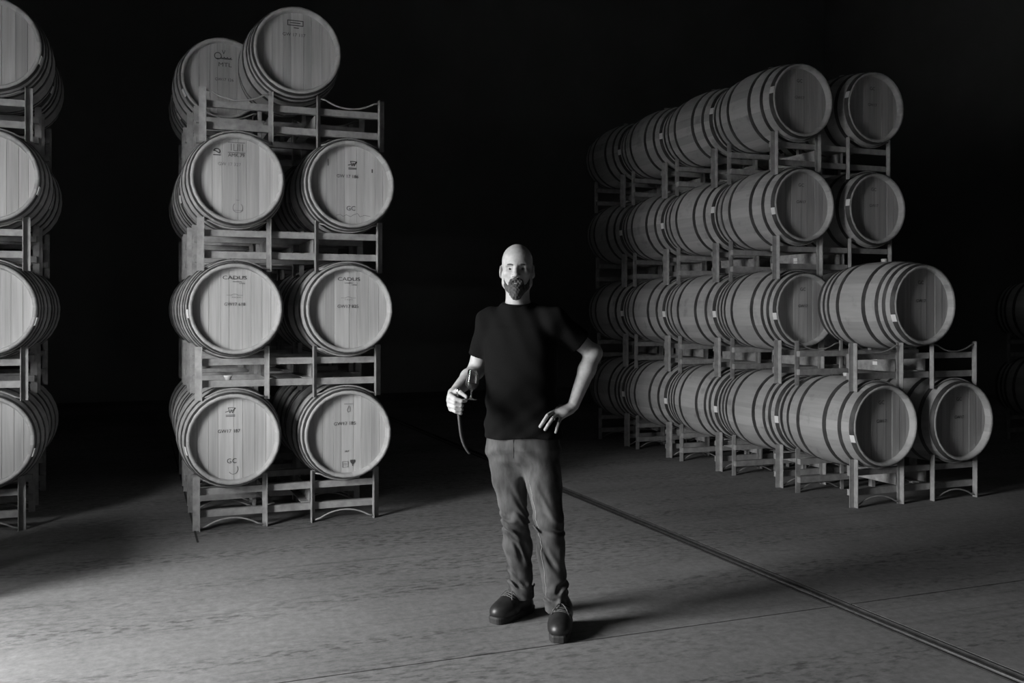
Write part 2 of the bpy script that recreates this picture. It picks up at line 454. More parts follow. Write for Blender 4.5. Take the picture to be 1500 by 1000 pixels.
# --- the four-tier stack whose top cradles stand empty
LB = (-1.5229, 6.5574); LEAN = 0.0153
S_MAIN = 'the stack with empty top cradles'
main_text = {
 (0,0,0): [sk(LOGO_W, .004, -.018, .175, .032), tx('GW17 187', .032, -.028, .050), tx('GC', .046, -.010, -.150, 'ink'), sk([arc(0,0,1,1.1,-2.6,.6,8)], .004, .0, -.205, .03, 'ink_faint')],
 (0,0,1): [sk([[(-1,1),(1,1)],[(.1,.6),(-.35,-.4),(-.1,-.9),(.35,-.7),(.3,.4)]], .004, .012, .175, .030, 'ink_faint'), tx('GW17 185', .034, -.015, .068), tx('MLF', .018, .0, -.125), sk([[(-.8,-.8),(.8,-.8),(.8,.8),(-.8,.8),(-.8,-.8)],[(-.5,.2),(.5,.2)],[(-.5,-.2),(.5,-.2)]], .003, -.012, -.215, .024, 'ink_faint'), sk([[(-.7,.8),(.7,.8)],[(-.7,.55),(.7,.55)],[(-.6,.3),(.6,.3)],[(-.45,.05),(.45,.05)],[(-.25,-.25),(.25,-.25)],[(0,-.2),(0,-.9)]], .007, .040, -.207, .022)],
 (1,0,0): [tx('CADUS', .036, -.005, .208, 'ink', 1.35), tx('tonnellerie', .013, .01, .183), tx('Ladoix', .014, .042, .172), sk([[(-1.5,0),(-.6,0)],[(.6,0),(1.5,0)],arc(0,-.05,.6,.25,0,3.14,6)], .0025, -.005, .092, .035, 'ink_faint'), tx('vin de garde', .012, .004, .078, 'ink_faint'), tx('GW17 618', .030, -.005, .030)],
 (1,0,1): [tx('CADUS', .036, .002, .208, 'ink', 1.35), tx('tonnellerie', .013, .0, .183), tx('Ladoix', .014, .040, .170), sk([[(-1.5,0),(-.6,0)],[(.6,0),(1.5,0)],arc(0,-.05,.6,.25,0,3.14,6)], .0025, .0, .078, .035, 'ink_faint'), tx('vin de garde', .012, .0, .066, 'ink_faint'), tx('GW17 825', .033, -.004, .018)],
 (2,0,0): [sk([arc(0,.3,.9,.8,-.8,3.0,10), [(-.8,.5),(-.2,.3),(.1,.1),(.5,-.1)], [(-1,-.8),(1,-.8)]], .006, -.130, .175, .022), sk([[(-1.6,1),(1.6,1)],[(-1.6,-1),(1.6,-1)],[(-1,.7),(-1,-.6)],[(-.5,.7),(-.5,-.6),(0,-.6)],[(.2,.7),(.2,-.6)],[(.6,.7),(.6,-.6)],[(1.1,.7),(1.1,-.6)]], .006, -.004, .212, .034, 'ink_faint'), tx('AMK.79', .032, -.005, .160), tx('GW 17 327', .031, -.050, .098, 'ink_faint'), sk([arc(0,0,1,1,2.2,7.2,14),[(-.9,-.55),(.9,-.55)],[(-.3,1.6),(.3,1.6)]], .003, .004, -.190, .032, 'ink_faint')],
 (2,0,1): [sk(LOGO_W, .005, .015, .135, .030), tx('GW 17 186', .032, -.020, .058), tx('GC', .046, .004, -.165), sk([[(0,-1),(0,1)]], .005, -.155, .150, .022), sk([[(0,-.5),(0,.5)]], .009, .155, .105, .02), sk([[(-2,0),(-1.5,.12),(-1.2,-.1),(-.8,.1),(-.3,-.12),(0,.1),(.5,.3),(.8,-.1),(1.3,.1),(2,0)]], .003, .02, -.215, .06, 'ink_faint')],
 (3,1,0): [tx('V', .044, .006, .205), sk([arc(-.65,.25,.45,.45,0,6.2,12), [(-.9,-.1),(1.2,-.1)], [(-.2,.1),(0,-.1),(.2,.1),(.4,-.1),(.6,.1),(.8,-.1),(1.1,.1)]], .006, .0, .163, .055), tx('MTL', .044, .015, .112, 'ink', 1.2), tx('GW17 126', .030, .010, .0)],
 (3,0,2): [sk([[(-1.9,.6),(1.9,.6),(1.9,-.6),(-1.9,-.6),(-1.9,.6)],[(-1.2,0),(1.2,0)]], .006, -.010, .202, .028), sk([[(-.8,0),(.8,0)]], .006, -.004, .168, .02), tx('GW 17 117', .033, -.020, .118)],
}
UNMARK = (tx('GW17', .030, -.02, .06, 'ink_faint'),)
for row in range(3):
    for lv in range(4):
        jx = 0 if row == 0 else 0.006 - 0.014 * lv
        rack(loc(LB, jx, row * ROW, lv * PITCH, LEAN), YAW,
             f'steel rack, {ORD[lv]} tier, {["front", "middle", "rear"][row]} row of {S_MAIN}', 'racks of ' + S_MAIN)
        bays = (0, 1) if row < 2 else (0,)
        if lv == 3: bays = (2,) if row == 0 else (0,)
        for bay in bays:
            lx = (-BAY - 0.003, BAY - 0.003, -0.006)[bay] + jx; zc = BC_Z
            if bay == 2: zc = HP + math.sqrt((RC * 0.975) ** 2 - W1 ** 2) - 0.001
            jy = 0.002 * math.sin(3.3 * lv + 5 * bay + 2 * row)
            nm = ['front', 'middle', 'rear'][row]
            if bay == 2: lab = 'oak barrel perched between two cradles atop ' + S_MAIN
            else: lab = f'oak barrel, {ORD[lv]} tier, {nm} row, {["outer", "inner"][bay]} side of {S_MAIN}'
            tg = {(0,0,0): 192, (1,0,0): 186, (3,1,0): 205, (2,1,0): 190, (3,2,0): 205}.get((lv, row, bay))
            barrel(loc(LB, lx, row * ROW + BC_Y + jy, lv * PITCH + zc, LEAN), YAW + 0.004 * math.sin(lv * 2.1 + bay), lab, 'barrels in ' + S_MAIN,
                   'eight' if (lv + bay + row) % 2 else 'six', 'A' if (lv + bay) % 2 else 'B', tg, roll=0.2 * lv, scale=1.0 if bay < 2 else 0.975,
                   text=main_text.get((lv, row, bay), ()) if row < 2 else ())

# --- the stack across the gap from it, cut by the edge of the view
S_GAP = 'the brightest stack by the doorway'; GLEAN = 0.016
for row in range(2):
    for lv in range(4):
        p4 = Vector((-3.285, 6.36, 0))
        base = p4 - E_ * W2
        rack(loc(base, 0, row * ROW, lv * PITCH, GLEAN), YAW, f'steel rack, {ORD[lv]} tier, {["front", "rear"][row]} row of {S_GAP}', 'racks of ' + S_GAP)
        for bay in (0, 1) if row == 0 else (1,):
            lab = f'oak barrel, {ORD[lv]} tier, {["front", "rear"][row]} row, {["wall", "gap"][bay]} side of {S_GAP}'
            txs = ()
            if row == 0 and bay == 1:
                txs = {3: (tx('CADUS', .036, -.03, .205, 'ink', 1.35), tx('tonnellerie', .013, -.03, .18), sk([[(-1.5,0),(1.5,0)]], .003, -.03, .095, .04, 'ink_faint'), tx('GW17 742', .030, -.05, .060)),
                       2: (tx('GC', .04, -.06, -.19), tx('GW17 311', .03, -.06, .05)), 1: (), 0: ()}[lv]
            barrel(loc(base, (-BAY, BAY)[bay], row * ROW + BC_Y, lv * PITCH + BC_Z, GLEAN), YAW, lab, 'barrels in ' + S_GAP,
                   'eight' if lv % 2 else 'six', 'AB'[lv % 2], 344 if bay == 1 else None, roll=0.3 * lv, scale=1.0, text=txs)

# --- a single tier added just outside the view to cast the floor shadow
S_LOW = 'the unseen low tier added for its shadow'
bl = uv(-1.47, 5.35)
rack((bl.x, bl.y, 0), YAW, 'single steel barrel rack in ' + S_LOW, 'racks of ' + S_LOW)
for bay in (0, 1):
    barrel(loc((bl.x, bl.y), (-BAY, BAY)[bay], BC_Y, BC_Z), YAW, f'oak barrel, {["wall-side", "aisle-side"][bay]} cradle of {S_LOW}', 'barrels in ' + S_LOW)

# --- the shaded block across the floor rail
RB = (3.1174, 7.323); RLEAN = -0.0195
S_BLK = 'the block beyond the floor rail'
RN = ['first', 'second', 'third', 'fourth', 'fifth']
tags = {(0,0,0): 196, (0,1,0): 186, (0,2,0): 186, (0,3,0): 186, (1,1,0): 190, (1,2,0): 187, (1,3,0): 187, (2,1,0): 191, (2,2,0): 173, (3,1,0): 168, (3,2,0): 168, (3,3,0): 182,
        (2,1,1): 172, (3,1,1): 163, (0,4,0): 186, (1,4,0): 186, (1,0,2): 199, (2,3,0): 186, (2,4,0): 186, (3,4,0): 186}
for row in range(5):
    for lv in range(2 if row == 0 else 4):
        off = 0.010 if (row == 0 and lv == 1) else 0.0
        st = []
        if (row, lv) == (0, 1): st = [(0.30, 0.190, .05, .028), (0.30, 0.222, .05, .012)]
        if (row, lv) == (1, 2): st = [(0.36, 0.185, .05, .03), (0.36, 0.155, .05, .018)]
        rack(loc(RB, off, row * ROW, lv * PITCH, RLEAN), YAW, f'dim steel rack, {ORD[lv]} tier, {RN[row]} row of {S_BLK}', 'racks of ' + S_BLK, st)
        bays = (0, 1) if row < 3 else (0,)
        if row == 0 and lv == 1: bays = (2,)
        for bay in bays:
            zc = BC_Z if bay < 2 else HP + math.sqrt(RC ** 2 - W1 ** 2) - 0.001
            lx = (-BAY + 0.004, BAY + 0.004, 0.008)[bay] + off
            if bay == 2: lab = 'oak barrel straddling two cradles on the low front of ' + S_BLK
            else: lab = f'oak barrel, {ORD[lv]} tier, {RN[row]} row, {["rail", "far"][bay]} side of {S_BLK}'
            hp = 'eight' if (row, lv, bay) in ((1,0,0), (2,0,0), (1,1,0), (0,1,2), (4,0,0)) else 'six'
            txt = (tx('GC', .04, 0, .17, 'ink'), tx('GW17', .035, 0, .03, 'ink')) if row < 2 else ()
            barrel(loc(RB, lx, row * ROW + BC_Y, lv * PITCH + zc, RLEAN), YAW + 0.004 * math.sin(row * 3 + lv), lab, 'barrels in ' + S_BLK,
                   hp, 'AB'[(row + lv) % 2], tags.get((lv, row, bay)), roll=0.21 * row + 0.4 * lv, scale=0.996, text=txt)

# --- one more stack, almost lost in the dark
S_FAR = 'the lone stack deep in the shadow'
fb = at(1500, 560, 10.6); fbase = (fb.x + 0.85, fb.y)
for lv in range(2):
    rack(loc(fbase, 0, 0, lv * PITCH), YAW, f'steel barrel rack, {ORD[lv]} tier of {S_FAR}', 'racks of ' + S_FAR)
    barrel(loc(fbase, -BAY, BC_Y, lv * PITCH + BC_Z), YAW, f'oak barrel, {ORD[lv]} tier of {S_FAR}', 'barrels in ' + S_FAR, 'eight')

# loose silicone bung left on a rack beam
b = MB(); b.lathe([(0.0001, 0.0), (0.016, 0.0), (0.028, 0.026), (0.029, 0.030), (0.024, 0.032), (0.018, 0.020), (0.0001, 0.018)], 20, 'z')
o = b.build('loose_bung', M['bung'], None, True)
o.location = loc(LB, -BAY - 0.035, 0.066, PITCH + 0.1315, LEAN)
tag(o, 'small white tapered bung lying on a rack beam of the second tier', 'bung')

# ------------------------------------------------------------------ the man: fields of distance turned into smooth surfaces
class Field:
    def __init__(self, lo, hi, h):
        self.h = h; self.lo = np.array(lo, float)
        self.n = [int(math.ceil((hi[i] - lo[i]) / h)) + 1 for i in range(3)]
        self.ax = [self.lo[i] + h * np.arange(self.n[i]) for i in range(3)]
        self.d = np.full(self.n, 0.08, np.float32)
    def win(self, lo, hi, pad):
        s = []
        for i in range(3):
            a = int(max(0, math.floor((lo[i] - pad - self.lo[i]) / self.h))); c = int(min(self.n[i], math.ceil((hi[i] + pad - self.lo[i]) / self.h) + 1))
            if c <= a: return None
            s.append(slice(a, c))
        return tuple(s)
    def pts(self, w):
        x, y, z = (self.ax[i][w[i]].astype(np.float32) for i in range(3))
        return x[:, None, None], y[None, :, None], z[None, None, :]
    def add(self, prim, k=0.01, sub=False, inter=False):
        fn, lo, hi = prim; w = self.win(lo, hi, 0.045 + k)
        if w is None: return
        q = fn(*self.pts(w)); a = self.d[w]
        if sub: q = -q
        s = -1.0 if (sub or inter) else 1.0
        h = np.clip(0.5 + 0.5 * s * (q - a) / k, 0, 1)
        self.d[w] = q * (1 - h) + a * h - s * k * h * (1 - h)
    def sub(self, prim, k=0.006): self.add(prim, k, sub=True)
    def warp(self, fn):          # fn(x,y,z) added to the distance near the surface
        x, y, z = self.pts((slice(None),) * 3); self.d += fn(x, y, z).astype(np.float32)
    def cut(self, p, n):         # keep the side the normal points away from
        x, y, z = self.pts((slice(None),) * 3)
        self.d = np.maximum(self.d, ((x - p[0]) * n[0] + (y - p[1]) * n[1] + (z - p[2]) * n[2]).astype(np.float32))
    def mesh(self, name, mat, parent=None):
        d = self.d; s = d < 0; h = self.h
        nx, ny, nz = s.shape
        cnt = np.zeros((nx - 1, ny - 1, nz - 1), np.uint8)
        for i in (0, 1):
            for j in (0, 1):
                for k in (0, 1): cnt += s[i:nx-1+i, j:ny-1+j, k:nz-1+k]
        cx, cy, cz = np.nonzero((cnt > 0) & (cnt < 8))
        idx = np.full((nx - 1, ny - 1, nz - 1), -1, np.int64); idx[cx, cy, cz] = np.arange(len(cx))
        acc = np.zeros((len(cx), 3)); num = np.zeros(len(cx))
        C = [(i, j, k) for i in (0, 1) for j in (0, 1) for k in (0, 1)]
        for a in C:
            for ax in range(3):
                if a[ax]: continue
                c = list(a); c[ax] = 1
                d0 = d[cx + a[0], cy + a[1], cz + a[2]]; d1 = d[cx + c[0], cy + c[1], cz + c[2]]
                m = (d0 < 0) != (d1 < 0)
                t = np.where(m, d0 / np.where(m, d0 - d1, 1), 0)
                p = np.stack([np.full(len(cx), float(a[i])) for i in range(3)], 1); p[:, ax] += t
                acc[m] += p[m]; num[m] += 1
        V = (acc / num[:, None] + np.stack([cx, cy, cz], 1)) * h + self.lo
        Fs = []
        for ax in range(3):
            o1, o2 = [(1, 2), (2, 0), (0, 1)][ax]
            sl0 = [slice(None)] * 3; sl1 = [slice(None)] * 3; sl0[ax] = slice(0, -1); sl1[ax] = slice(1, None)
            a = s[tuple(sl0)]; c = s[tuple(sl1)]
            g_ = np.argwhere(a != c)
            ok = (g_[:, o1] > 0) & (g_[:, o2] > 0) & (g_[:, o1] < s.shape[o1] - 1) & (g_[:, o2] < s.shape[o2] - 1); g_ = g_[ok]
            def ix(q1, q2):
                r = g_.copy(); r[:, o1] -= q1; r[:, o2] -= q2; return idx[r[:, 0], r[:, 1], r[:, 2]]
            f = np.stack([ix(1, 1), ix(0, 1), ix(0, 0), ix(1, 0)], 1)
            ins = a[g_[:, 0], g_[:, 1], g_[:, 2]]
            f[~ins] = f[~ins][:, ::-1]; Fs.append(f)
        F = np.concatenate(Fs)
        me = bpy.data.meshes.new(name); me.vertices.add(len(V)); me.vertices.foreach_set('co', V.astype(np.float32).ravel())
        me.loops.add(F.size); me.loops.foreach_set('vertex_index', F.astype(np.int32).ravel())
        me.polygons.add(len(F)); me.polygons.foreach_set('loop_start', np.arange(0, F.size, 4, dtype=np.int32))
        me.polygons.foreach_set('use_smooth', np.ones(len(F), bool))
        me.update(calc_edges=True); me.validate(); me.materials.append(mat)
        o = bpy.data.objects.new(name, me); COL.objects.link(o)
        if parent is not None: o.parent = parent
        return o
    def at(self, p):
        i = [int(round((p[k] - self.lo[k]) / self.h)) for k in range(3)]
        if any(i[k] < 0 or i[k] >= self.n[k] for k in range(3)): return 1.0
        return float(self.d[tuple(i)])
def cone(a, b_, ra, rb):
    a = np.array(a, float); c = np.array(b_, float); ba = c - a; L2 = float(ba @ ba) + 1e-12; rm = max(ra, rb)
    def fn(x, y, z):
        t = np.clip(((x - a[0]) * ba[0] + (y - a[1]) * ba[1] + (z - a[2]) * ba[2]) / L2, 0, 1)
        return np.sqrt((x - a[0] - t * ba[0]) ** 2 + (y - a[1] - t * ba[1]) ** 2 + (z - a[2] - t * ba[2]) ** 2) - (ra + (rb - ra) * t)
    return fn, np.minimum(a, c) - rm, np.maximum(a, c) + rm
def ell(c, r, R=None):
    c = np.array(c, float); r = np.array(r, float); rm = r.max()
    def fn(x, y, z):
        p = [x - c[0], y - c[1], z - c[2]]
        if R is not None: p = [R[0][i] * p[0] + R[1][i] * p[1] + R[2][i] * p[2] for i in range(3)]
        k0 = np.sqrt((p[0] / r[0]) ** 2 + (p[1] / r[1]) ** 2 + (p[2] / r[2]) ** 2)
        k1 = np.sqrt((p[0] / r[0] ** 2) ** 2 + (p[1] / r[1] ** 2) ** 2 + (p[2] / r[2] ** 2) ** 2) + 1e-9
        return k0 * (k0 - 1) / k1
    return fn, c - rm, c + rm
def loft(kn, yaw):
    """knots (z, cx, cy, a, b) of turned ellipses"""
    kn = sorted(kn); zs = [k[0] for k in kn]; cs, sn = math.cos(yaw), math.sin(yaw)
    def fn(x, y, z):
        f = [np.interp(z, zs, [k[i] for k in kn]).astype(np.float32) for i in range(1, 5)]
        dx, dy = x - f[0], y - f[1]
        lx = (dx * cs + dy * sn) / f[2]; ly = (-dx * sn + dy * cs) / f[3]
        e = (np.sqrt(np.abs(lx) ** 2.3 + np.abs(ly) ** 2.3 + 1e-9) - 1) * np.minimum(f[2], f[3])
        return np.maximum(e, np.maximum(zs[0] - z, z - zs[-1]))
    R = max(max(k[3], k[4]) for k in kn)
    return fn, np.array([min(k[1] for k in kn) - R, min(k[2] for k in kn) - R, zs[0]]), np.array([max(k[1] for k in kn) + R, max(k[2] for k in kn) + R, zs[-1]])

M['skin'] = simple('skin', 0.37, 0.49, (45, 45, 45), 0.52, bmp=0.10, bdist=0.0012, spec=0.35)
M['shirt'] = simple('black_cotton', 0.006, 0.009, (160, 160, 160), 0.9, bmp=0.1, bdist=0.0006, spec=0.06)
M['denim'] = simple('washed_denim', 0.022, 0.115, (16, 16, 5), 0.85, bmp=0.25, bdist=0.002, detail=8, spec=0.2)
M['stitch'] = simple('pale_stitching', 0.34, 0.46, (30, 30, 300), 0.8)
M['leather'] = simple('boot_leather', 0.012, 0.024, (30, 30, 30), 0.42, bmp=0.2, bdist=0.001)
M['sole'] = simple('boot_rubber', 0.015, 0.028, (30, 30, 30), 0.7)
M['lace'] = simple('boot_lace', 0.03, 0.12, (150, 150, 150), 0.7)
M['beard'] = simple('grizzled_beard', 0.010, 0.11, (90, 90, 38), 0.8, bmp=0.6, bdist=0.003, detail=8)
M['brow'] = simple('eyebrow_hair', 0.04, 0.10, (200, 80, 80), 0.8)
M['eye'] = simple('eye_white', 0.26, 0.32, (5, 5, 5), 0.25)
M['iris'] = simple('iris', 0.02, 0.04, (5, 5, 5), 0.15)
M['lip'] = simple('lip', 0.20, 0.26, (60, 60, 60), 0.45)
M['ring'] = simple('ring_metal', 0.6, 0.7, (5, 5, 5), 0.2, metal=1.0)
M['tube'] = simple('dark_tube', 0.018, 0.03, (20, 20, 20), 0.5)
gm, gN, gL, gb = new_mat('clear_glass')
gb.inputs['Base Color'].default_value = (1, 1, 1, 1); gb.inputs['Roughness'].default_value = 0.02
gb.inputs['Transmission Weight'].default_value = 1.0; gb.inputs['IOR'].default_value = 1.45
M['glass'] = gm
M['wine'] = simple('red_wine', 0.006, 0.012, (5, 5, 5), 0.12)

man = empty('person', (0.055, 4.48, 0), 0, 'bald bearded person in black t-shirt, jeans and boots holding a wine glass', 'person')
INV = Matrix.Translation(-Vector(man.location))
def own(o):
    o.parent = man; o.matrix_parent_inverse = INV; return o

# head frame
HO = np.array([0.024, 4.47, 1.6475]); HS = 0.94; HY = -0.06
hc, hs_ = math.cos(HY), math.sin(HY)
HR = np.array([[hc, -hs_, 0], [hs_, hc, 0], [0, 0, 1]])
def hp_(p): return HO + HS * (HR @ np.array(p, float))
def hcone(a, b_, ra, rb): return cone(hp_(a), hp_(b_), ra * HS, rb * HS)
def hell(c, r): return ell(hp_(c), np.array(r) * HS, HR)

bd = Field((-0.34, 4.19, 0.82), (0.47, 4.75, 1.79), 0.0032)
SR = (-0.108, 4.55, 1.414); SL = (0.195, 4.455, 1.415)
ER = tuple(at(697, 543, 4.60)); EL = tuple(at(869, 517, 4.51))
WR = tuple(at(664, 577, 4.36)); WL = tuple(at(838, 598, 4.44))
NB = (0.026, 4.505, 1.46)
# trunk hidden under the shirt
bd.add(loft([(0.85, .05, 4.5, .14, .10), (1.06, .045, 4.5, .13, .09), (1.30, .04, 4.5, .14, .09), (1.40, .035, 4.5, .11, .07), (1.43, .03, 4.5, .05, .05)], -0.35), 0.02)
bd.add(cone(NB, SR, 0.05, 0.045), 0.03); bd.add(cone(NB, SL, 0.05, 0.045), 0.03)
# head
bd.add(hell((0, .014, .045), (.0765, .098, .088)), 0.01)
bd.add(hell((0, -.028, -.025), (.063, .068, .085)), 0.03)
bd.add(hell((0, -.045, .045), (.060, .050, .055)), 0.03)
for s in (-1, 1):
    bd.add(hcone((0, -.072, -.100), (s * .052, -.004, -.062), .025, .020), 0.018)
    bd.add(hcone((s * .052, -.004, -.062), (s * .060, .012, -.02), .018, .016), 0.02)
    bd.add(hell((s * .043, -.064, -.016), (.022, .020, .018)), 0.018)
    bd.add(hcone((s * .006, -.091, .027), (s * .046, -.077, .026), .0105, .0095), 0.010)
bd.add(hcone((0, -.070, -.105), (0, -.074, -.098), .024, .024), 0.015)
for s in (-1, 1): bd.sub(hell((s * .031, -.097, .008), (.019, .020, .0125)), 0.010)
bd.add(hcone((0, -.090, .020), (0, -.114, -.020), .0085, .0115), 0.008)
bd.add(hell((0, -.117, -.024), (.0125, .013, .011)), 0.008)
for s in (-1, 1): bd.add(hell((s * .0125, -.100, -.028), (.009, .011, .008)), 0.006)
for s in (-1, 1):   # lids
    bd.add(hcone((s * .018, -.0840, .0122), (s * .045, -.0760, .0100), .0056, .0050), 0.004)
    bd.add(hcone((s * .018, -.082, .0010), (s * .045, -.074, .0016), .0038, .0032), 0.004)
bd.add(hcone((-.016, -.081, -.0555), (.016, -.081, -.0555), .0055, .0055), 0.006)
bd.add(hcone((-.012, -.083, -.0665), (.012, -.083, -.0665), .0062, .0062), 0.005)
bd.sub(hcone((-.022, -.101, -.0615), (.022, -.101, -.0615), .0030, .0030), 0.004)
for s in (-1, 1):
    Re = HR @ np.array([[math.cos(s * .45), -math.sin(s * .45), 0], [math.sin(s * .45), math.cos(s * .45), 0], [0, 0, 1]])
    bd.add(ell(hp_((s * .080, .014, -.004)), np.array((.0075, .019, .033)) * HS, Re), 0.006)
    bd.sub(ell(hp_((s * .088, .010, .000)), np.array((.006, .011, .019)) * HS, Re), 0.005)
# neck
bd.add(hcone((0, .018, -.05), (.002, .028, -.19), .058, .060), 0.025)
bd.add(cone(hp_((0, -.02, -.13)), (0.028, 4.475, 1.475), .020, .020), 0.03)
# arms
bd.add(cone(SR, ER, 0.046, 0.040), 0.02); bd.add(cone(SL, EL, 0.046, 0.038), 0.02)
def mixp(a, c, t): return tuple(np.array(a) * (1 - t) + np.array(c) * t)
for (A, B_, fw) in ((ER, WR, 0.040), (EL, WL, 0.0385)):
    bd.add(cone(A, mixp(A, B_, .3), fw - 0.001, fw + 0.0025), 0.015)
    bd.add(cone(mixp(A, B_, .3), mixp(A, B_, .95), fw + 0.0015, 0.0265), 0.015)
bd.add(ell(EL, (.038, .034, .038)), 0.02)
# the hand that holds the glass: a closed fist round the tube, thumb on top
KR = [(-.277, 4.288, 1.083), (-.281, 4.281, 1.061), (-.279, 4.283, 1.040), (-.273, 4.290, 1.021)]
bd.add(cone(WR, (-.270, 4.318, 1.066), .0255, .024), 0.012)
for i, k in enumerate(KR): bd.add(cone((WR[0], WR[1] - .01, WR[2] - .006 - .004 * i), k, .0185, .0125), 0.012)
bd.add(ell((-.262, 4.315, 1.055), (.021, .034, .036)), 0.012)
P1 = [(-.252, 4.249, 1.070), (-.254, 4.244, 1.052), (-.252, 4.246, 1.031), (-.250, 4.254, 1.013)]
P2 = [(-.223, 4.243, 1.0603), (-.226, 4.246, 1.041), (-.226, 4.249, 1.022), (-.228, 4.257, 1.005)]
P3 = [(-.206, 4.252, 1.0615), (-.222, 4.268, 1.038), (-.223, 4.270, 1.020), (-.226, 4.275, 1.004)]
for i in range(4):
    r = (.0100, .0102, .0096, .0085)[i]
    bd.add(cone(KR[i], P1[i], r + .0015, r), 0.004); bd.add(cone(P1[i], P2[i], r, r - .001), 0.003); bd.add(cone(P2[i], P3[i], r - .001, r - .002), 0.003)
bd.add(cone((-.262, 4.325, 1.084), (-.247, 4.296, 1.100), .016, .0125), 0.01)
bd.add(cone((-.247, 4.296, 1.100), (-.228, 4.273, 1.095), .0115, .0105), 0.004)
bd.add(cone((-.228, 4.273, 1.095), (-.203, 4.258, 1.0783), .0100, .0080), 0.004)
# the hand on the hip
KL = [at(806, 600, 4.425), at(810.5, 603, 4.402), at(815.5, 607, 4.398), at(822, 611.5, 4.405)]
for i, k in enumerate(KL): bd.add(cone(mixp(WL, KL[1], .12), k, .0200, .0115), 0.012)
bd.add(ell(mixp(WL, KL[2], .55), (.036, .026, .018)), 0.014)
FJ = [(at(801.5, 600, 4.395), at(798.5, 602, 4.394), at(796.5, 604, 4.396)),
      (at(802, 608.5, 4.360), at(796, 617.5, 4.348), at(791.5, 624.5, 4.344)),
      (at(808.5, 614, 4.358), at(803, 622, 4.348), at(798.5, 629, 4.346)),
      (at(817.5, 620.5, 4.368), at(815.5, 627.5, 4.362), at(814, 633, 4.362))]
for i in range(4):
    r = (.0095, .0098, .0095, .0083)[i]; a = KL[i]
    for j, c in enumerate(FJ[i]):
        bd.add(cone(a, c, r - .0006 * j, r - .0006 * (j + 1)), 0.004 if j == 0 else 0.002); a = c
bd.add(cone(mixp(WL, KL[0], .3), at(822, 596, 4.455), .015, .012), 0.01); bd.add(cone(at(822, 596, 4.455), at(812, 593, 4.47), .011, .009), 0.006)
own(bd.mesh('body', M['skin']))

# beard: a shell over the lower face
be = Field(hp_((-.10, -.14, -.19)), hp_((.10, .05, .03)), 0.0026)
rg = Field(hp_((-.10, -.14, -.19)), hp_((.10, .05, .03)), 0.0026)
for s in (-1, 1):
    rg.add(hcone((s * .046, -.035, -.082), (s * .028, -.072, -.102), .020, .030), 0.006)
    rg.add(hcone((s * .056, -.028, -.040), (s * .046, -.048, -.085), .010, .022), 0.006)
    rg.add(hcone((s * .034, -.075, -.080), (s * .030, -.082, -.100), .014, .020), 0.006)
    rg.add(hcone((s * .004, -.102, -.044), (s * .026, -.092, -.052), .0085, .0085), 0.004)
    rg.add(hcone((s * .026, -.092, -.052), (s * .036, -.080, -.078), .0085, .010), 0.004)
    be.add(hcone((0, -.074, -.104), (s * .053, -.004, -.066), .0315, .0245), 0.018)
    be.add(hcone((s * .053, -.004, -.066), (s * .063, .006, -.015), .0215, .0165), 0.02)
    be.add(hcone((s * .002, -.094, -.046), (s * .030, -.082, -.060), .0105, .0100), 0.006)
rg.add(hcone((0, -.080, -.100), (0, -.080, -.130), .034, .030), 0.006)
be.add(hell((0, -.028, -.025), (.068, .073, .088)), 0.02)
be.add(hcone((0, -.076, -.100), (0, -.074, -.122), .031, .024), 0.015)
for s in (-1, 1): be.add(hcone((0, -.089, -.066), (s * .020, -.083, -.066), .0100, .0100), 0.008)
rg.add(hcone((-.02, -.09, -.066), (.02, -.09, -.066), .016, .016), 0.004)
be.sub(hcone((-.015, -.1035, -.0605), (.015, -.1035, -.0605), .0030, .0030), 0.004)
hk = np.clip(0.5 + 0.5 * (be.d - rg.d) / 0.011, 0, 1); be.d = be.d * hk + rg.d * (1 - hk) + 0.011 * hk * (1 - hk)   # thins out towards the cheeks
be.warp(lambda x, y, z: 0.0012 * np.sin(410 * x + 60 * z) * np.sin(300 * z + 120 * y) + 0.0008 * np.sin(800 * x) * np.sin(650 * z))
own(be.mesh('beard', M['beard']))
b = MB(); b.tube([hp_((.0065 * k, -.0992 + .0011 * k * k, -.0660 - .0004 * k * k)) for k in (-2, -1, 0, 1, 2)], [.0012, .0032, .0036, .0032, .0012], 8)
own(b.build('lower_lip', M['lip'], None, True))
for s in (-1, 1):
    b = MB(); pts = [hp_((s * (.014 + .008 * k), -.1000 + .0018 * k * (1 + .25 * k), .0245 + .0035 * math.sin(k * .7))) for k in range(5)]
    b.tube(pts, [.0028, .0040, .0040, .0034, .0018], 8); own(b.build('eyebrow', M['brow'], None, True))
    c = hp_((s * .031, -.0735, .0060)); b = MB()
    b.lathe([(0.0118 * math.sin(math.pi * k / 12) + 1e-5, -0.0118 * math.cos(math.pi * k / 12)) for k in range(13)], 18, 'y')
    e = b.build('eye', M['eye'], None, True); e.location = c; own(e)
    b = MB(); b.lathe([(1e-5, -0.0122), (0.003, -0.0121), (0.0055, -0.0108), (0.0052, -0.0095)], 16, 'y')
    i_ = b.build('iris', M['iris'], e, True)

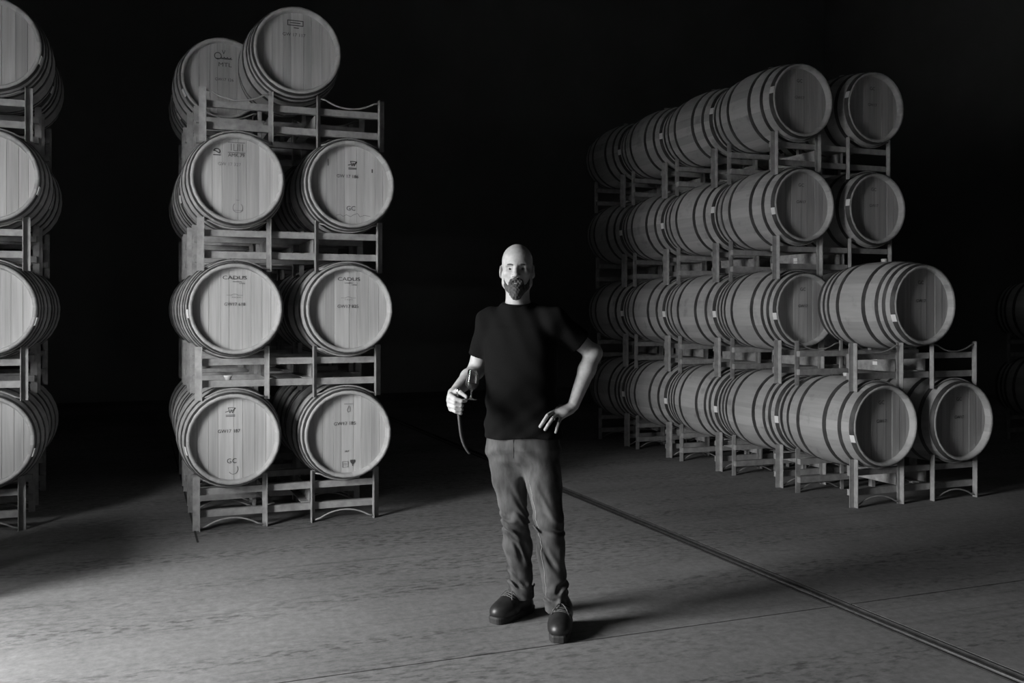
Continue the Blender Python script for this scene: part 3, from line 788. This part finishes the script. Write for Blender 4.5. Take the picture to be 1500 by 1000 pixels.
# t-shirt
sh = Field((-0.26, 4.28, 0.85), (0.44, 4.74, 1.54), 0.0045)
sh.add(loft([(0.862, .052, 4.497, .184, .136), (0.95, .050, 4.497, .178, .130), (1.06, .046, 4.500, .170, .126), (1.18, .042, 4.505, .172, .127), (1.30, .040, 4.510, .178, .128), (1.38, .038, 4.510, .166, .112), (1.44, .032, 4.512, .110, .080), (1.475, .028, 4.512, .07, .065)], -0.35), 0.02)
sh.add(cone((0.028, 4.515, 1.445), SR, 0.058, 0.056), 0.05); sh.add(cone((0.028, 4.515, 1.445), SL, 0.058, 0.056), 0.05)
sh.add(cone((0.027, 4.508, 1.44), (0.026, 4.490, 1.490), .088, .066), 0.03)
TR = mixp(SR, ER, .70); TL = mixp(SL, EL, .66)
sh.add(cone(SR, TR, 0.058, 0.0555), 0.03); sh.add(cone(SL, TL, 0.060, 0.060), 0.03)
def fold(x, y, z):
    f = 0.0035 * np.sin(46 * (z + 0.55 * x) + 3 * np.sin(9 * x)) * np.clip((1.32 - z) * 3, 0, 1)
    f = f + 0.0030 * np.sin(70 * (z - 0.8 * x) + 4 * np.sin(7 * y)) * np.clip((1.15 - z) * 4, 0, 1)
    f = f + 0.0025 * np.sin(85 * (x * .9 + z * .35)) * np.clip((z - 1.22) * 5, 0, 1)
    return f
sh.warp(fold)
def cap(P, A, B_, L_=0.06):
    n = np.array(B_) - np.array(A); n /= np.linalg.norm(n); P = np.array(P)
    w = sh.win(P - .09, P + .09, 0.0); x, y, z = sh.pts(w)
    pl_ = (x - P[0]) * n[0] + (y - P[1]) * n[1] + (z - P[2]) * n[2]
    r = np.sqrt((x - P[0]) ** 2 + (y - P[1]) ** 2 + (z - P[2]) ** 2)
    sh.d[w] = np.where(r < .085, np.maximum(sh.d[w], pl_), sh.d[w])
    sh.sub(cone(P - n * 0.02, P + n * .05, 0.0495, 0.0495), 0.003)
cap(TR, SR, ER); cap(TL, SL, EL)
sh.cut((0.026, 4.49, 1.497), (0, -.19, .98))
sh.sub(cone(hp_((0, .018, -.05)), (0.027, 4.492, 1.470), .0585, .0595), 0.004)
x_, y_, z_ = sh.pts((slice(None),) * 3)
sh.d = np.maximum(sh.d, (0.872 - z_ + 0.006 * np.sin(20 * x_)).astype(np.float32))
shirt = own(sh.mesh('t_shirt', M['shirt']))
b = MB(); ring_ = []
for k in range(33):
    th = 2 * math.pi * k / 32; ring_.append((0.026 + .0625 * math.cos(th), 4.488 + .0635 * math.sin(th), 1.4955 + .0122 * math.sin(th)))
b.tube(ring_, 0.0055, 8, False); own(b.build('collar', M['shirt'], None, True))

# jeans
je = Field((-0.17, 4.26, 0.03), (0.30, 4.74, 0.93), 0.0045)
je.add(loft([(0.70, .045, 4.50, .085, .060), (0.765, .05, 4.50, .148, .108), (0.82, .05, 4.50, .172, .128), (0.88, .05, 4.50, .170, .122), (0.92, .05, 4.50, .165, .118)], -0.35), 0.02)
HRj, KRj, AR_ = (-.028, 4.53, .80), tuple(at(754, 757, 4.48)), tuple(at(765, 872, 4.585))
HLj, KLj, AL_ = (.132, 4.47, .80), tuple(at(804, 762, 4.37)), tuple(at(816, 893, 4.385))
for (Hj, K, A, rk, ra) in ((HRj, KRj, AR_, .061, .058), (HLj, KLj, AL_, .066, .054)):
    je.add(cone(Hj, mixp(Hj, K, .45), .092, .080), 0.03); je.add(cone(mixp(Hj, K, .45), K, .080, rk), 0.02)
    cf = mixp(K, A, .35); cf = (cf[0], cf[1] + .02, cf[2])
    je.add(cone(K, cf, rk, .063), 0.02); je.add(cone(cf, A, .063, ra), 0.02)
def jfold(x, y, z):
    def band(c, w): return np.exp(-((z - c) / w) ** 2)
    sw = 2.2 * np.sin(23 * x + 11 * y) + 1.1 * np.sin(51 * x + 30 * z)
    irr = 0.5 + 0.5 * np.sin(37 * z + 19 * x + 2.0 * np.sin(41 * z))
    f = 0.0095 * band(.47, .06) * irr * np.sin(118 * (z + .35 * x) + sw * 2.0)
    f = f + 0.0110 * band(.18, .06) * irr * np.sin(88 * (z - .25 * x) + 1.9 * sw)
    f = f + 0.0065 * band(.33, .06) * np.sin(42 * (z + 1.4 * x) + 1.4 * sw)
    f = f + 0.0040 * band(.79, .05) * np.sin(70 * (z + .8 * np.abs(x - .03)) + 3 * np.sin(14 * x))
    f = f + 0.0022 * np.sin(38 * (z + .9 * x) + 1.5 * sw) * band(.60, .12)
    return f
je.warp(jfold)
for (A, K) in ((AR_, KRj), (AL_, KLj)):
    P = np.array(A); w = je.win(P - .12, P + .12, 0); x, y, z = je.pts(w)
    cutz = P[2] - 0.004 + 0.10 * (y - P[1])
    r = np.sqrt((x - P[0]) ** 2 + (y - P[1]) ** 2)
    je.d[w] = np.where(r < .095, np.maximum(je.d[w], (cutz - z)), je.d[w])
    je.sub(cone(P - np.array((0, 0, .03)), P + np.array((0, 0, .012)), .050, .047), 0.003)
own(je.mesh('jeans', M['denim']))
def hug(p0, dirv, fld, lift=0.0006):
    p = np.array(p0, float); dv = np.array(dirv, float); dv /= np.linalg.norm(dv)
    for k in range(80):
        if fld.at(p) > 0: break
        p = p + dv * 0.0015
    return tuple(p + dv * lift)
# inseam and pocket stitching
for (Hj, K, A, dv) in ((HLj, KLj, AL_, (-.80, -.60, 0)),):
    b = MB(); pts = []
    for k in range(40):
        t = k / 39; c = mixp(mixp(Hj, K, .38), K, t / .5) if t < .5 else mixp(K, A, (t - .5) / .5 * .97)
        pts.append(hug(c, dv, je))
    b.tube(pts, 0.0011, 5); own(b.build('inseam', M['stitch'], None, True))
b = MB(); b.tube([hug((.10 + .0 * k, 4.49, .855 - .012 * k), (.10 + .075 * k, -1, 0), je) for k in range(6)], 0.0011, 5); own(b.build('pocket_seam', M['stitch'], None, True))
b = MB(); b.tube([hug((.012, 4.50, .87 - .012 * k), (-.05, -1, 0), je) for k in range(8)], 0.0016, 5); own(b.build('fly_seam', M['denim'], None, True))
for (A, ra) in ((AR_, .0585), (AL_, .0545)):
    b = MB(); pts = []
    for k in range(29):
        th = 2 * math.pi * k / 28
        pts.append(hug((A[0], A[1], A[2] + .013 + .10 * ra * math.sin(th)), (math.cos(th), math.sin(th), 0), je))
    b.tube(pts, 0.0010, 5, False); own(b.build('cuff_stitching', M['stitch'], None, True))

# boots
def boot(heel, toe, ank):
    heel = np.array((heel[0], heel[1], 0.)); toe = np.array((toe[0], toe[1], 0.)); f = toe - heel; L_ = np.linalg.norm(f); f /= L_
    sd = np.array((f[1], -f[0], 0.)); up = np.array((0, 0, 1.))
    def P(a, s, z): return heel + f * a + sd * s + up * z
    mid = P(.14, 0, 0); F_ = Field(mid - np.array((.2, .2, .01)), mid + np.array((.2, .2, .23)), 0.004)
    R3 = np.stack([f, sd, up], 1)
    F_.add(ell(P(L_ - .062, 0, .050), (.066, .053, .044), R3), 0.01)
    F_.add(ell(P(L_ - .120, 0, .054), (.074, .051, .050), R3), 0.03)
    F_.add(cone(P(L_ - .10, 0, .064), P(.085, 0, .095), .040, .048), 0.03)
    F_.add(ell(P(.062, 0, .040), (.060, .038, .048), R3), 0.03)
    F_.add(cone(P(.075, 0, .07), (ank[0], ank[1], .17), .042, .046), 0.03)
    F_.warp(lambda x, y, z: 0.0016 * np.sin(((x - heel[0]) * f[0] + (y - heel[1]) * f[1]) * 150) * np.exp(-((((x - heel[0]) * f[0] + (y - heel[1]) * f[1]) - (L_ - .115)) / .03) ** 2))
    F_.cut((0, 0, .022), (0, 0, -1)); F_.cut((0, 0, .19), (0, 0, 1))
    o = own(F_.mesh('boot', M['leather']))
    # sole: outline extruded, with a heel step
    out = []
    for k in range(40):
        t = 2 * math.pi * k / 40; a = L_ / 2 - math.cos(t) * (L_ / 2 + .001)
        wd = np.interp(a, [0, .03, .09, .15, .21, L_ - .04, L_], [.034, .038, .036, .042, .051, .053, .050]) * abs(math.sin(t)) ** 0.45
        out.append(P(a, math.copysign(wd, math.sin(t)), 0))
    b = MB(); m = len(out); ring = []
    for z, g_ in ((0.0, .97), (0.003, 1.0), (0.026, 1.025), (0.034, 0.99)):
        for q in out: c_ = P(L_ / 2, 0, 0); ring.append(c_ + (q - c_) * g_ + up * z)
    b.add(ring, [(l*m+k, l*m+(k+1)%m, (l+1)*m+(k+1)%m, (l+1)*m+k) for l in range(3) for k in range(m)] + [tuple(range(m))[::-1], tuple(3*m + k for k in range(m))])
    sl = b.build('sole', M['sole'], o); sl.matrix_parent_inverse = Matrix.Identity(4)
    for k in range(5):
        t = k / 4; a = np.interp(t, [0, 1], [L_ - .125, .105]); zc = np.interp(t, [0, .5, 1], [.055, .085, .120])
        pts = [hug(P(a, 0, zc - .03), f * .35 + up * (1 - .5 * t) + sd * q, F_, .002) for q in (-.55, -.28, 0, .28, .55)]
        b = MB(); b.tube(pts, 0.0028, 6); b.build('lace', M['lace'], o, True)
    for q in (-1, 1):
        pts = [hug(P(.105, 0, .09), f * .5 + up * .55, F_, .004)]
        base = np.array(pts[0])
        pts += [tuple(base + f * .012 * k + sd * q * .010 * k - up * .0035 * k * k * .7 + up * .004) for k in range(1, 5)]
        b = MB(); b.tube(pts, 0.0024, 6); b.build('lace', M['lace'], o, True)
    return o
boot((.098, 4.675), (-.088, 4.463), AR_)
boot((.240, 4.480), (.204, 4.200), AL_)
# rings
def ring_on(a, c, r, w=.0022):
    a = Vector(a); c = Vector(c); t = (c - a).normalized(); u_ = t.orthogonal().normalized(); v_ = t.cross(u_)
    p = a.lerp(c, .5); b = MB()
    b.tube([p + (u_ * math.cos(2 * math.pi * k / 24) + v_ * math.sin(2 * math.pi * k / 24)) * r for k in range(25)], w, 6, False)
    return own(b.build('ring', M['ring'], None, True))
ring_on(KL[2].lerp(FJ[2][0], .55), FJ[2][0].lerp(FJ[2][1], .1), .0103)

# wine glass, its foot pinched between thumb and finger
gt = empty('wine_glass', (-.1835, 4.252, 1.0665), 0, 'small tulip wine glass with dark wine, held by its foot', 'glass')
gt.rotation_euler = (0, 0.085, 0)
b = MB()
b.lathe([(1e-4, 0.0), (.0285, 0.0), (.0292, .0012), (.0280, .0022), (.012, .0045), (.0045, .0080), (.0036, .016), (.0036, .036), (.0050, .0415),
         (.012, .0450), (.022, .0520), (.0275, .0610), (.0292, .0720), (.0284, .0860), (.0262, .1050), (.0228, .1300), (.0226, .1312), (.0219, .1306),
         (.0252, .1050), (.0274, .0860), (.0282, .0720), (.0265, .0615), (.0210, .0530), (.0115, .0465), (1e-4, .0455)], 40, 'z')
go = b.build('glass_bowl', M['glass'], gt, True)
b = MB()
b.lathe([(1e-4, .0458), (.0112, .0468), (.0207, .0533), (.0262, .0618), (.0279, .0715), (1e-4, .0715)], 40, 'z')
auto_smooth(b.build('wine', M['wine'], gt), 0.7)
# the curved tube hanging from the fist
b = MB(); tp = [at(671.5, 573, 4.283), at(672, 590, 4.279), at(672.5, 606, 4.275), at(674, 622, 4.270), at(676, 638, 4.266), at(679.5, 650, 4.262), (at(684, 659, 4.258)), at(688, 664.5, 4.255)]
tube_o = b  # smooth the polyline
cr = []
for i in range(len(tp) - 1):
    p0 = tp[max(i-1, 0)]; p1 = tp[i]; p2 = tp[i+1]; p3 = tp[min(i+2, len(tp)-1)]
    for k in range(4):
        t = k / 4; cr.append(0.5 * ((2*p1) + (p2 - p0)*t + (2*p0 - 5*p1 + 4*p2 - p3)*t*t + (-p0 + 3*p1 - 3*p2 + p3)*t**3))
cr.append(tp[-1])
th = empty('wine_thief', tuple(tp[-1]), 0, 'slim dark curved tube hanging from the fist beside the wine glass', 'tube')
def own2(o): o.parent = th; o.matrix_parent_inverse = Matrix.Translation(-Vector(th.location)); return o
b.tube(cr, [float(np.interp(i / (len(cr) - 1), [0, .35, .75, 1], [.0085, .0092, .0078, .0050])) for i in range(len(cr))], 12)
own2(b.build('shaft', M['tube'], None, True))
b = MB(); c = tp[0]; b.lathe([(1e-4, .014), (.006, .013), (.0105, .008), (.0105, -.004), (.0085, -.008)], 16, 'z')
k_ = b.build('knob', M['ring'], None, True); k_.location = c; own2(k_)
